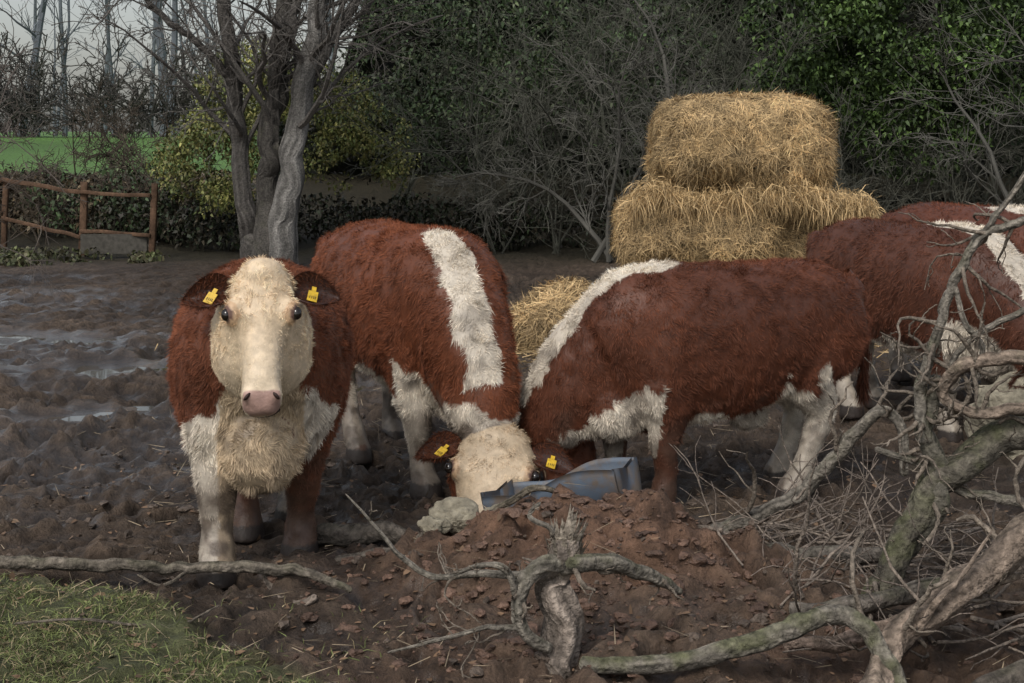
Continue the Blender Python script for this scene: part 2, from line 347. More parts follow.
# ------------------------------------------------------------------ cattle
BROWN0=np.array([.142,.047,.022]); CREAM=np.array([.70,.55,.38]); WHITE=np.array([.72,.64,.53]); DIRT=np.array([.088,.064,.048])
def cow(name,loc,h,sc,neck,O,a,f,feet,opt,nf,seed):
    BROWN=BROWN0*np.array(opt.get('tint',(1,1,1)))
    root=empty(name,(loc[0],loc[1],loc[2])); ang=math.atan2(h[1],h[0]); root.rotation_euler=(0,0,ang); root.scale=(sc,sc,sc)
    O=np.array(O,float); a=nrm(np.array(a,float)); f=np.array(f,float); f=nrm(f-a*np.dot(a,f)); s=np.cross(f,a)
    hs=opt.get('head_scale',1.0); hw=opt.get('head_width',1.0); sW=s*hw; wd_=opt.get('wide',1.0); lk=opt.get('legk',1.0)
    A=Acc()
    trunk=[(-.85,0,.99,.05,.06,.08),(-.79,0,.96,.18,.16,.24),(-.68,0,.93,.26,.25,.32),(-.50,0,.90,.30,.31,.36),(-.25,0,.86,.325,.34,.39),
           (.05,0,.83,.35,.37,.41),(.30,0,.83,.33,.38,.43),(.48,0,.83,.29,.37,.46),(.62,0,.80,.24,.31,.43),(.73,0,.76,.15,.2,.3)]
    trunk=[(t[0],t[1],t[2],t[3]*wd_,t[4],t[5]) for t in trunk]
    V,Q,T,_=loft(trunk,(0,0,1),30,32,2.35); A.add(V,Q,T)
    V,Q,T,NK=loft(neck,(0,0,1),18,28,2.1); A.add(V,Q,T)
    hr=[(-.035,.06,.05),(.0,.105,.095),(.05,.13,.12),(.11,.140,.145),(.18,.140,.155),(.25,.112,.145),(.32,.088,.125),(.39,.080,.105),(.44,.084,.095),(.485,.086,.080),(.525,.074,.060),(.55,.045,.035)]
    top=[-.045,-.008,.008,.008,-.002,-.008,-.006,-.002,0,-.012,-.032,-.06]
    rows=[]
    for (t,w,hh),tp in zip(hr,top):
        cc=O+a*t*hs+f*(tp-hh)*hs; rows.append((*cc,w*hs*hw,hh*hs,hh*hs))
    V,Q,T,_=loft(rows,f,30,28,2.4)
    A.add(V,Q,T)
    for sg in (-1,1):
        V,Q,T=ellipsoid(O+(a*.17+sW*sg*.112-f*.045)*hs,(a,s,f),(.055*hs,.036*hs,.045*hs)); A.add(V,Q,T)
        V,Q,T=ellipsoid(O+(a*.19+sW*sg*.06-f*.2)*hs,(a,s,f),(.11*hs,.055*hs,.10*hs)); A.add(V,Q,T)
        V,Q,T=ellipsoid(O+(a*.485+sW*sg*.050-f*.035)*hs,(a,s,f),(.034*hs,.034*hs,.030*hs)); A.add(V,Q,T)
        V,Q,T=ellipsoid((.40,sg*.19*wd_,.80),np.eye(3),(.20,.13*wd_,.30)); A.add(V,Q,T)
        V,Q,T=ellipsoid((-.56,sg*.17,.86),np.eye(3),(.23,.14,.28)); A.add(V,Q,T)
        V,Q,T=ellipsoid((-.42,sg*.19,.66),np.eye(3),(.14,.11,.14)); A.add(V,Q,T)
        V,Q,T=ellipsoid((-.70,sg*.17,1.03),np.eye(3),(.09,.07,.10)); A.add(V,Q,T)
    bz=opt.get('briskz',.52)
    V,Q,T=ellipsoid((.62,0,bz),np.eye(3),(.17,.15*wd_,.19)); A.add(V,Q,T)
    pw=opt.get('poll',1.0)
    V,Q,T=ellipsoid(O+(a*.03-f*.05)*hs,(a,s,f),(.075*hs*pw,.10*hs*pw*hw,.075*hs*pw)); A.add(V,Q,T)
    if opt.get('sheath'):
        V,Q,T=ellipsoid((-.18,0,.40),np.eye(3),(.12,.05,.08)); A.add(V,Q,T)
    fr=[(.42,.16,.80,.12,.16),(.44,.185,.62,.115,.145),(.425,.185,.48,.095,.105),(.44,.18,.36,.074,.078),(.44,.18,.30,.066,.066),(.43,.18,.19,.052,.054),(.44,.18,.115,.060,.062),(.46,.18,.06,.060,.068),(.475,.18,.035,.068,.08),(.48,.18,-.03,.072,.09)]
    hn=[(-.55,.14,.92,.15,.22),(-.49,.17,.74,.14,.20),(-.50,.18,.61,.11,.155),(-.60,.175,.50,.075,.11),(-.66,.17,.41,.058,.08),(-.65,.17,.31,.054,.058),(-.63,.17,.19,.050,.052),(-.615,.17,.115,.060,.062),(-.595,.17,.06,.060,.068),(-.58,.17,.035,.068,.08),(-.575,.17,-.03,.072,.09)]
    for key,base,sg in (('fl',fr,1),('fr',fr,-1),('hl',hn,1),('hr',hn,-1)):
        dx,dy=feet.get(key,(0,0)); rows=[]
        for (px,py,pz,w,hh) in base:
            kk=np.clip((.85-pz)/.8,0,1); rows.append((px+dx*kk,sg*py+dy*kk,pz,w*lk,hh*lk,hh*lk))
        V,Q,T,_=loft(rows,(1,0,0),30,20,2.1); A.add(V,Q,T)
    tmp=A.out('tmp',None); md=tmp.modifiers.new('r','REMESH'); md.mode='VOXEL'; md.voxel_size=.0135
    m2=tmp.modifiers.new('s','SMOOTH'); m2.factor=.5; m2.iterations=7
    dg=bpy.context.evaluated_depsgraph_get(); me=bpy.data.meshes.new_from_object(tmp.evaluated_get(dg))
    V=np.zeros(len(me.vertices)*3); me.vertices.foreach_get('co',V); V=V.reshape(-1,3)
    me.calc_loop_triangles(); T=np.zeros(len(me.loop_triangles)*3,np.int32); me.loop_triangles.foreach_get('vertices',T); T=T.reshape(-1,3)
    bpy.data.objects.remove(tmp); bpy.data.meshes.remove(me)
    eyes=[O+(a*.185+sW*sg*.139-f*.030)*hs for sg in (-1,1)]
    c_,T_,S_,U_,w_,ht_,hb_=NK
    FL=opt.get('fur',1.0)
    def pattern(p,n):
        N=len(p); nb=fbm(p*9+seed*5,seed,4)-.5; nl=vn(p*2.5+seed,seed+9)-.5
        q=p-O; ta=q@a/hs; tf=q@f/hs; ts=q@s/hs/hw
        d=np.stack([np.linalg.norm(p-c_[i],axis=1) for i in range(len(c_))],1); i=d.argmin(1)
        dl=p-c_[i]; uc=(dl*U_[i]).sum(1); scx=(dl*S_[i]).sum(1)
        ishead=(ta>opt.get('ta0',-.06))&(ta<.62)&(np.abs(ts)<.21)&(tf<.12)&(tf>-.30)&((tf>-.26)|(ta>.12))&((tf>-.17)|(ta>.05))
        if opt.get('sep'):
            dn=(d/((w_+ht_+hb_)/3)[None,:]).min(1); tc=np.clip(ta,.04,.5); dh=np.sqrt((ta-tc)**2+(tf+.09)**2+ts**2)/.135
            ishead=ishead&((dh<dn*opt['sep'])|(ta>.2))
        W=np.zeros(N); cw=opt.get('crest_w',.10)
        taper=np.clip((p[:,0]-opt.get('crest0',.22))*4+.35,0,1)
        cend=opt.get('crest_end',99)
        W=np.maximum(W,((p[:,0]>opt.get('crest0',.22)+.12*nb)&(np.abs(scx-opt.get('crest_off',0))<cw*taper+.09*nb)&(uc>.1*ht_[i])&(p[:,2]>.42)&(i<cend)).astype(float))
        W=np.maximum(W,((uc<hb_[i]*(opt.get('brisk',-.45)+.5*nb))&(p[:,0]>.50)&(p[:,0]<opt.get('briskx',9))&(n[:,2]<.3)).astype(float))
        W=np.maximum(W,((p[:,2]<opt.get('belly',.50)+.22*nb+.12*nl)&(p[:,0]>-.62)&(p[:,0]<.30)&(n[:,2]<.25)).astype(float))
        if opt.get('chest'):
            W=np.maximum(W,((p[:,0]>.36)&(p[:,2]<.72+.2*nb)&(np.abs(p[:,1])<.07+.24*np.clip((.66-p[:,2])/.2,0,1)+.16*nb)).astype(float))
        hz,fz=opt.get('hw',.58),opt.get('fw',.40)
        hleg=(p[:,0]<-.2)&(p[:,2]<hz+.3*nb+.2*nl); fleg=(p[:,0]>.2)&(p[:,2]<fz+.2*nb)&(~ishead)
        W=np.maximum(W,hleg.astype(float)); W=np.maximum(W,fleg.astype(float))
        for (bx,by,bz,r) in opt.get('brown_spots',[]):
            dd=np.sqrt((p[:,0]-bx)**2+(p[:,1]-by)**2+((p[:,2]-bz)*.5)**2); W[(dd<r+.1*nb)&~ishead]=0
        W[ishead]=1
        ck=opt.get('cheek',9); W[ishead&(np.abs(ts)>ck+.08*nb)&(tf<opt.get('cheekf',-.04))]=0
        W[ishead&(tf<opt.get('jaw',-.5))]=0
        col=BROWN*(1-W[:,None])+WHITE*W[:,None]
        hcm=(ishead&(W>.5)); col[hcm]=CREAM*opt.get('cream',1.0)
        mix=np.clip((ta-.24)*6,0,1)[:,None]*np.array([.05,.06,.06]); col=np.where(hcm[:,None],col+mix,col)
        if opt.get('chest'):
            tan=((W>.5)&~ishead&(np.abs(p[:,1])<.17)&(p[:,0]>.45))[:,None]; col=np.where(tan,col*np.array([.80,.70,.57]),col)
        cl=vn(p*40,seed+3); cl2=vn(p*90,seed+4); lo=vn(p*4,seed+6)
        col=col*(.76+.26*cl+.20*cl2)[:,None]*(.70+.60*lo)[:,None]
        dz=np.clip((.50-p[:,2])*2.4+1.6*(fbm(p*9,seed+8,3)-.5),0,.92)*(~ishead)*opt.get('dirt',.85)
        kn=np.exp(-((p[:,2]-.33)/.06)**2)*(p[:,0]>.3)*.5*(~ishead); dz=np.clip(dz+kn*(W>.5),0,.92)
        dz=np.clip(dz+np.clip((fbm(p*14,seed+18,3)-.52)*3,0,.45)*(W>.5)*(~ishead)*(p[:,2]<.95),0,.92)
        col=col*(1-dz[:,None])+DIRT*dz[:,None]*(.7+.6*cl)[:,None]
        ln=np.full(N,.025); ln=np.where((uc>0)&(W>.5)&(p[:,0]>.2),.027,ln)
        ln=np.where(p[:,2]<.52,.021,ln); ln=np.where(p[:,2]<.36,.013,ln); ln=np.where(p[:,2]<.2,.010,ln)
        ln=np.where(ishead,np.where(ta<.20,.018,.009),ln); ln=np.where(ishead&(tf<-.15)&(ta<.3),.015,ln)
        nose=ishead&(ta>.480+.02*nb-.25*np.clip(tf+.02,-.05,0))&(tf>-.10)&(np.abs(ts)<.078)
        col[nose]=np.array([.50,.32,.27])*(.72+.5*cl[nose])[:,None]; ln[nose]=0; ln[ishead&(ta>.43)]*=.6
        for e in eyes:
            de=np.linalg.norm(p-e,axis=1); ln[de<.036*hs]=0; m=de<.032*hs; col[m]=np.array([.16,.09,.07]); m=(de>=.032*hs)&(de<.05*hs); col[m]*=np.array([.85,.74,.66])
        hf=(p[:,2]<.055)&~ishead; col[hf]=np.array([.045,.035,.03]); ln[hf]=0
        return col,ln*FL,ishead,ta
    tri=T
    P,N,VN=sample(V,tri,nf)
    colb,_,_,_=pattern(V,VN)
    lump=lambda p: ((vn(p*7,seed)-.5)*.014+(vn(p*20,seed)-.5)*.003)[:,None]
    V2=V+VN*lump(V)
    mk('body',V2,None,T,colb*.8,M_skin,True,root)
    col,ln,ih,ta=pattern(P,N)
    P=P+N*lump(P)
    comb=np.array([-.45,0,-1.]); comb=np.broadcast_to(comb,N.shape)-N*(N@np.array([-.45,0,-1.]))[:,None]
    comb=np.where(ih[:,None],nrm(a*.9+0*N)-N*(N@a)[:,None],comb)
    fr_=np.where(ih,44,24)[:,None]
    cu=np.stack([vn(P*fr_,seed+20),vn(P*fr_+9,seed+21),vn(P*fr_+5,seed+22)],1)*2-1
    cv=np.stack([vn(P*8,seed+23),vn(P*8+9,seed+24),vn(P*8+5,seed+25)],1)*2-1
    ch_=ih&(ta<.25)
    if opt.get('chest'): ch_=ch_|((P[:,0]>.4)&(np.abs(P[:,1])<.2)&(P[:,2]<.8)&(P[:,2]>.4))
    al=np.where(ch_,.7,.55)[:,None]; ga=np.where(ch_,1.4,.62)[:,None]
    D=nrm(N*al+comb*.8+cu*ga+cv*.5+rng.normal(0,.33,P.shape)); dn=(D*N).sum(1)[:,None]; D=nrm(np.where(dn<.22,D+N*(.25-dn),D))
    keep=ln>0; P,N,D,col,ln,cu=P[keep],N[keep],D[keep],col[keep],ln[keep],cu[keep]; n=len(P)
    ln=ln*rng.uniform(.6,1.4,n); Wd=nrm(np.cross(D,N)+rng.normal(0,.3,(n,3)))
    tip=col*rng.uniform(.7,1.4,(n,1))
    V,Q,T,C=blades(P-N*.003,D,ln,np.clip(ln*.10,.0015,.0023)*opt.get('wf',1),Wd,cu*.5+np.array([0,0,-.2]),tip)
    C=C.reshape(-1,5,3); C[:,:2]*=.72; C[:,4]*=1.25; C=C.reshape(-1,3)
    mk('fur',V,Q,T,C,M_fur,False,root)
    for sg in (-1,1):
        r0=O+(a*.065+sW*sg*.115-f*.10+f*opt.get('ear_f',0))*hs; e=nrm(s*sg+a*opt.get('ear_drop',-.05)-f*.15); b=nrm(a-e*np.dot(a,e)); cf=nrm(np.cross(e,b)); cf=cf*np.sign(np.dot(cf,f))
        nu,nv=14,9; U,Vv=np.meshgrid(np.linspace(0,1,nu),np.linspace(-1,1,nv),indexing='ij')
        wd=(.026+.040*np.sin(np.pi*np.clip(U,0,1)**.85)**.9)*(1-.55*U**4)*hs; wd=np.where(U>=.999,.006,wd)
        G=r0+e*(U*.19*hs)[...,None]+b*(wd*Vv)[...,None]+cf*((Vv**2*.75-.3)*wd)[...,None]-f*(.03*U**2)[...,None]+a*(.03*U**2)[...,None]
        F1=G.reshape(-1,3); F2=(G-cf*.012).reshape(-1,3)
        ix=np.arange(nu*nv).reshape(nu,nv); q=np.stack([ix[:-1,:-1],ix[1:,:-1],ix[1:,1:],ix[:-1,1:]],-1).reshape(-1,4); m=nu*nv
        sd=[]
        for ed in (ix[:,0],ix[:,-1],ix[-1,:],ix[0,:]): sd.append(np.stack([ed[:-1],ed[1:],ed[1:]+m,ed[:-1]+m],1))
        EV=np.vstack([F1,F2]); EQ=np.vstack([q,q[:,::-1]+m]+sd)
        cin=np.array([.05,.025,.02]); cout=BROWN*.5
        EC=np.vstack([np.broadcast_to(cin,F1.shape),np.broadcast_to(cout,F2.shape)])
        mk('ear',EV,EQ,None,EC,M_skin,True,root)
        n=3400; Pp,Nn,_=sample(EV,tri_of(EQ),n)
        Dd=nrm(e*.6+Nn*.4+np.array([0,0,-.3])+rng.normal(0,.45,Pp.shape)); Wd=nrm(np.cross(Dd,Nn)+rng.normal(0,.2,Pp.shape))
        cc=BROWN*rng.uniform(.25,.95,(n,1)); 
        VV,QQ,TT,CC=blades(Pp,Dd,rng.uniform(.012,.034,n),np.full(n,.002),Wd,None,cc); mk('ear_fur',VV,QQ,TT,CC,M_fur,False,root)
        if opt.get('tags',True):
            tc=r0+e*.085*hs+f*.03+np.array([0,0,-.040])
            ta_=Acc()
            z_=nrm(f+np.array([0,0,.25])+e*.25); x_=nrm(np.cross(np.array([0,0,1.])+e*.3*sg,z_)); y_=np.cross(z_,x_); R=np.stack([x_,y_,z_],1)
            v,q=boxv(tc,(.040,.048,.003),R); ta_.add(v,q); v,q=boxv(tc+y_*.034,(.018,.022,.003),R); ta_.add(v,q)
            ta_.out('ear_tag',M_tag,False,root)
            ik=Acc()
            for dx in (-.011,-.003,.005,.012): v,q=boxv(tc+x_*dx-y_*.006+z_*.0025,(.0025,.011,.002),R); ik.add(v,q)
            ik.out('tag_number',M_ink,False,root)
    for e in eyes:
        V,Q,T=ellipsoid(e,(a,s,f),(.025*hs,.020*hs,.021*hs),16,20); mk('eye',V,Q,T,None,M_eye,True,root)
    for sg in (-1,1):
        V,Q,T=ellipsoid(O+(a*.498+sW*sg*.056-f*.018)*hs,(nrm(a+s*sg*.9),nrm(s-a*.9*sg),f),(.018*hs,.007*hs,.012*hs),12,16); mk('nostril',V,Q,T,None,M_nost,True,root)
    th=np.linspace(-1.15,1.15,16); MP=np.stack([O+(a*(.545-.05*(1-math.cos(t)))+sW*.078*math.sin(t)-f*(.116+.02*abs(math.sin(t))))*hs for t in th])[None]
    V,Q=tubes(MP,np.full((1,16),.004),6); mk('mouth',V,Q,None,None,M_nost,True,root)
    tp=catmull([(-.80,0,1.12,.035,0,0),(-.875,.01,1.02,.03,0,0),(-.90,.03,.75,.02,0,0),(-.88,.05,.45,.013,0,0)],16)
    V,Q=tubes(tp[None,:,:3],tp[None,:,3],8); mk('tail',V,Q,None,np.broadcast_to(BROWN*.8,V.shape),M_skin,True,root)
    n=3500; ii=rng.random(n)**.6*15; i0=np.minimum(ii.astype(int),14); Pp=tp[i0,:3]+rng.normal(0,.012,(n,3)); Dd=nrm(np.array([0,0,-1.])+rng.normal(0,.2,(n,3)))
    VV,QQ,TT,CC=blades(Pp,Dd,.03+.13*np.clip(ii/15,0,1)**3*rng.random(n),np.full(n,.003),nrm(np.cross(Dd,rng.normal(size=(n,3)))),None,BROWN*rng.uniform(.4,1.1,(n,1))); mk('tail_fur',VV,QQ,TT,CC,M_fur,False,root)
    return root
def w2l(v,h):
    h=nrm(np.array([h[0],h[1],0.])); l=np.array([-h[1],h[0],0]); v=np.array(v,float); return (v@h,v@l,v[2])
Z=lambda x,y: float(height(np.array([x]),np.array([y]),False)[0])

al=math.radians(64); h=(.172,-.985)
cow('hereford_cow',(-1.125,6.40,Z(-1.1,6.2)),h,1.0,
    [(.25,0,.86,.28,.33,.36),(.48,0,.92,.27,.30,.34),(.66,0,1.00,.215,.24,.28),(.78,0,1.10,.165,.18,.2),(.80,0,1.15,.14,.14,.15)],
    (.87,0,1.30),(math.cos(al),0,-math.sin(al)),(math.sin(al),0,math.cos(al)),
    {'fl':(-.18,-.02),'fr':(.13,.0),'hl':(.30,-.03),'hr':(.52,.10)},
    dict(chest=True,crest_w=.04,fw=.48,brisk=-.8,briskz=.53,brown_spots=[(.35,.2,.28,.19)],dirt=.8,head_scale=1.05,head_width=.91,wide=1.12,legk=1.16,poll=.95),210000,1)
h=(.439,-.898)
cow('hereford_cow',(-.58,7.90,Z(-.6,8)),h,1.10,
    [(.25,0,.87,.29,.33,.36),(.52,0,.83,.26,.31,.35),(.74,0,.66,.205,.25,.28),(.88,0,.46,.165,.18,.21),(.95,-.01,.33,.125,.12,.15)],
    (1.06,.0,.37),w2l((-.12,-.68,-.70),h),w2l((.0,-.70,.68),h),
    {'hr':(.32,0),'fr':(.10,.04),'hl':(-.03,0),'fl':(.1,0)},
    dict(crest_w=.08,crest0=.40,crest_off=-.04,crest_end=13,sep=.95,cheek=.125,cheekf=-.07,jaw=-.17,ta0=-.06,poll=1.1,cream=.82,brisk=-.6,briskx=.80,belly=.50,hw=.52,fw=.44,head_scale=1.05,head_width=1.28,ear_drop=.0,ear_f=.04,tint=(1.08,1.05,1)),190000,2)
h=(-.906,-.423)
cow('hereford_cow',(1.07,7.33,Z(1.2,7.2)),h,1.0,
    [(.20,0,.87,.29,.35,.37),(.48,-.02,.84,.25,.31,.36),(.70,-.10,.69,.20,.26,.30),(.84,-.20,.48,.17,.20,.22),(.87,-.27,.34,.15,.15,.17)],
    (.93,-.34,.40),w2l((.25,-.30,-.92),h),w2l((-.85,-.35,.1),h),
    {'hl':(.26,.0),'hr':(.10,0),'fl':(.0,0),'fr':(.10,0)},
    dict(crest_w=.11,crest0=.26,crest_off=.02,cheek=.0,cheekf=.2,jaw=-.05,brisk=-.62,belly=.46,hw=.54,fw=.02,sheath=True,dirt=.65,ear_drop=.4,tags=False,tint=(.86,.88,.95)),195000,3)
low_=[(.25,0,.87,.28,.33,.36),(.55,0,.84,.25,.30,.34),(.80,0,.74,.20,.24,.27),(.98,0,.56,.165,.19,.21),(1.05,0,.44,.14,.14,.16)]
h=(.45,-.89)
cow('hereford_cow',(2.64,9.3,Z(2.6,9.3)),h,1.08,low_,(1.14,0,.56),(.5,0,-.86),(.86,0,.5),{'hr':(.2,0)},
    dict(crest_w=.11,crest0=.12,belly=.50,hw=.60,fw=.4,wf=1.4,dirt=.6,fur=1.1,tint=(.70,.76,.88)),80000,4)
h=(.42,-.907)
cow('hereford_cow',(3.34,10.15,Z(3.3,10.1)),h,1.08,low_,(1.14,0,.56),(.5,0,-.86),(.86,0,.5),{},
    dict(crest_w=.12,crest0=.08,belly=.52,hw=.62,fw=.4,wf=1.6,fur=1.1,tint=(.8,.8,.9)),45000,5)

# ------------------------------------------------------------------ feeding trough (half of a blue plastic drum)
def trough():
    root=empty('feeding_trough',(.22,6.40,.275)); root.rotation_euler=(math.radians(-6),math.radians(-13),math.radians(-14))
    L=.60; nl=34; na=34; A=Acc()
    th=np.linspace(math.pi*.97,math.pi*2.03,na); xl=np.linspace(-L/2,L/2,nl)
    def shell(R,o=0): 
        XX,TH=np.meshgrid(xl,th,indexing='ij'); rib=1+.018*np.exp(-((np.abs(XX)-.12)/.012)**2)
        edge=np.abs(np.cos(TH))**6
        lip=1+(.055 if o else .045)*edge
        dent=-.035*np.exp(-((XX+.08)/.12)**2)
        return np.stack([XX,np.cos(TH)*R*rib*lip+.014*np.sin(XX*9+1)*edge,np.sin(TH)*R*rib+(.018*np.sin(XX*9+.6)+dent)*edge],-1)
    o=shell(.235,1).reshape(-1,3); i=shell(.225).reshape(-1,3); m=nl*na
    ix=np.arange(m).reshape(nl,na); q=np.stack([ix[:-1,:-1],ix[1:,:-1],ix[1:,1:],ix[:-1,1:]],-1).reshape(-1,4)
    rim=[]
    for e in (ix[:,0],ix[:,-1]): rim.append(np.stack([e[:-1],e[1:],e[1:]+m,e[:-1]+m],1))
    A.add(np.vstack([o,i]),np.vstack([q,q[:,::-1]+m]+rim)); A.out('shell',M_blue,True,root)
    for nme,xx in (('end_wall',-L/2),('end_wall',L/2)):
        sg=np.sign(xx); V=[];n=na
        for R,d in ((.232,.0),(.215,.018*sg),(.20,.010*sg),(.001,.010*sg)):
            V.append(np.stack([np.full(n,xx+d),np.cos(th)*R,np.sin(th)*R],1))
        for R,d in ((.001,-.01*sg),(.236,-.01*sg)):
            V.append(np.stack([np.full(n,xx+d),np.cos(th)*R,np.sin(th)*R],1))
        V=np.concatenate(V); ii=np.arange(6*n).reshape(6,n); qq=np.stack([ii[:-1,:-1],ii[:-1,1:],ii[1:,1:],ii[1:,:-1]],-1).reshape(-1,4)
        mk(nme,V,qq,None,None,M_blue,True,root)
    n=2500; P=np.stack([rng.uniform(-L/2+.03,L/2-.03,n),rng.uniform(-.15,.15,n),np.full(n,-.14)+rng.normal(0,.01,n)],1)
    D=nrm(rng.normal(size=(n,3))*np.array([1,1,.3])); V,Q,T,C=blades(P,D,rng.uniform(.03,.08,n),np.full(n,.004),nrm(np.cross(D,rng.normal(size=(n,3)))),None,np.array([.25,.18,.08])*rng.uniform(.5,1.3,(n,1)))
    mk('feed',V,Q,T,C,M_straw,False,root)
trough()

# ------------------------------------------------------------------ straw bales
def superbox(c,hx,hy,hz,rot,e=.22,n=72,lump=.06,seed=0):
    u=np.linspace(-np.pi/2,np.pi/2,n); v=np.linspace(-np.pi,np.pi,2*n,endpoint=False); U,Vv=np.meshgrid(u,v,indexing='ij')
    f=lambda w,m: np.sign(w)*np.abs(w)**m
    P=np.stack([hx*f(np.cos(U),e)*f(np.cos(Vv),e),hy*f(np.cos(U),e)*f(np.sin(Vv),e),hz*f(np.sin(U),e)],-1).reshape(-1,3)
    P=P*(1+lump*2*(fbm(P*1.8+seed*7,seed,3)-.5)[:,None]+lump*.5*(vn(P*7,seed+5)-.5)[:,None])
    cr,sr=math.cos(rot),math.sin(rot); P=np.stack([P[:,0]*cr-P[:,1]*sr,P[:,0]*sr+P[:,1]*cr,P[:,2]],1)+np.array(c)
    ix=np.arange(n*2*n).reshape(n,2*n); nx_=np.roll(ix,-1,1)
    return P,np.stack([ix[:-1],nx_[:-1],nx_[1:],ix[1:]],-1).reshape(-1,4)
STRAW=np.array([.66,.47,.24])
def straw_on(V,Q,n,lmin,lmax,w,seed,droop=.6,out=.35):
    P,N,_=sample(V,tri_of(Q),n)
    cen=V.mean(0); flip=np.sign(((P-cen)*N).sum(1)+1e-6)[:,None]; N=N*flip
    cu=np.stack([vn(P*5,seed+1),vn(P*5,seed+2),vn(P*5,seed+3)],1)*2-1
    R=rng.normal(0,1,P.shape); R=R-N*(R*N).sum(1)[:,None]
    D=nrm(nrm(R)*1.1+cu*.6+N*out*rng.uniform(.1,1.6,(n,1))+np.array([0,0,-droop])*rng.random((n,1))); 
    dn=(D*N).sum(1)[:,None]; D=nrm(np.where(dn<0.03,D+N*(.06-dn),D))
    col=STRAW*(.4+1.0*vn(P*7,seed+7))[:,None]*rng.uniform(.5,1.25,(n,1))*(.65+.7*vn(P*2,seed+8))[:,None]
    dk=rng.random(n)<.2; col[dk]*=.3
    return blades(P+N*.004,D,rng.uniform(lmin,lmax,n),rng.uniform(.5,1.3,n)*w,nrm(np.cross(D,N)+rng.normal(0,.3,P.shape)),np.array([0,0,-.35])*rng.random((n,1)),col)
def bales():
    root=empty('straw_bale_stack',(2.3,14.4,0)); off=np.array([2.3,14.4,0])
    for k,(c,hx,hy,hz,rot,n) in enumerate([((2.29,14.35,1.74),.87,.72,.485,.10,60000),((1.88,14.4,.90),.84,.68,.43,-.05,34000),((2.86,14.6,.83),.70,.62,.42,.12,32000),((1.98,14.5,.3),.78,.6,.36,-.05,6000),((2.95,14.6,.3),.66,.6,.36,-.05,4000)]):
        V,Q=superbox(c,hx,hy,hz,rot,.58 if k==0 else .6,60,.14,k+3); V=V-off; cc0=V.mean(0)
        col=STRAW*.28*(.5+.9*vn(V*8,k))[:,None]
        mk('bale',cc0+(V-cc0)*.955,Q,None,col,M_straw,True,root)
        v,q,t,cc=straw_on(V,Q,n,.04,.18,.0055,k*10); mk('loose_straw',v,q,t,cc,M_straw,False,root)
    n=9000; P=np.stack([rng.uniform(1.15,3.5,n),13.80+rng.normal(0,.1,n),np.zeros(n)],1)
    P[:,2]=1.26+.14*(vn2(P[:,0]*2.3,P[:,0]*0,5)-.5)+rng.normal(0,.06,n)-.25*np.clip(P[:,0]-3.0,0,1)-.5*np.clip(1.35-P[:,0],0,1); P=P-off
    D=nrm(rng.normal(0,.7,(n,3))+np.array([0,-.5,-.5])); v,q,t,cc=blades(P,D,rng.uniform(.08,.28,n),rng.uniform(.004,.008,n),nrm(np.cross(D,rng.normal(size=(n,3)))),np.array([0,0,-.4])*np.ones((n,1)),STRAW*rng.uniform(.3,1.2,(n,1)))
    mk('straw_fringe',v,q,t,cc,M_straw,False,root)
    V,Q=superbox((.52,12.9,.10),.50,.45,.36,.2,.95,30,.3,9)
    r2=empty('straw_heap',(.5,12.9,0)); V=V-np.array([.5,12.9,0])
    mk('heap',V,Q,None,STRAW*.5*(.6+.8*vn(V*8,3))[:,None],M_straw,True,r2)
    v,q,t,cc=straw_on(V,Q,12000,.08,.26,.007,77,.8,.5); mk('loose_straw',v,q,t,cc,M_straw,False,r2)
    n=8000; px=rng.normal(1.1,1.2,n); py=rng.normal(12.8,.8,n); P=np.stack([px,py,gz(px,py)+.03],1)-np.array([.5,12.9,0]); D=nrm(rng.normal(size=(n,3))*np.array([1,1,.25]))
    v,q,t,cc=blades(P,D,rng.uniform(.06,.2,n),np.full(n,.008),nrm(np.cross(D,rng.normal(size=(n,3)))),None,STRAW*.75*rng.uniform(.4,1.2,(n,1))); mk('scattered_straw',v,q,t,cc,M_straw,False,r2)
bales()

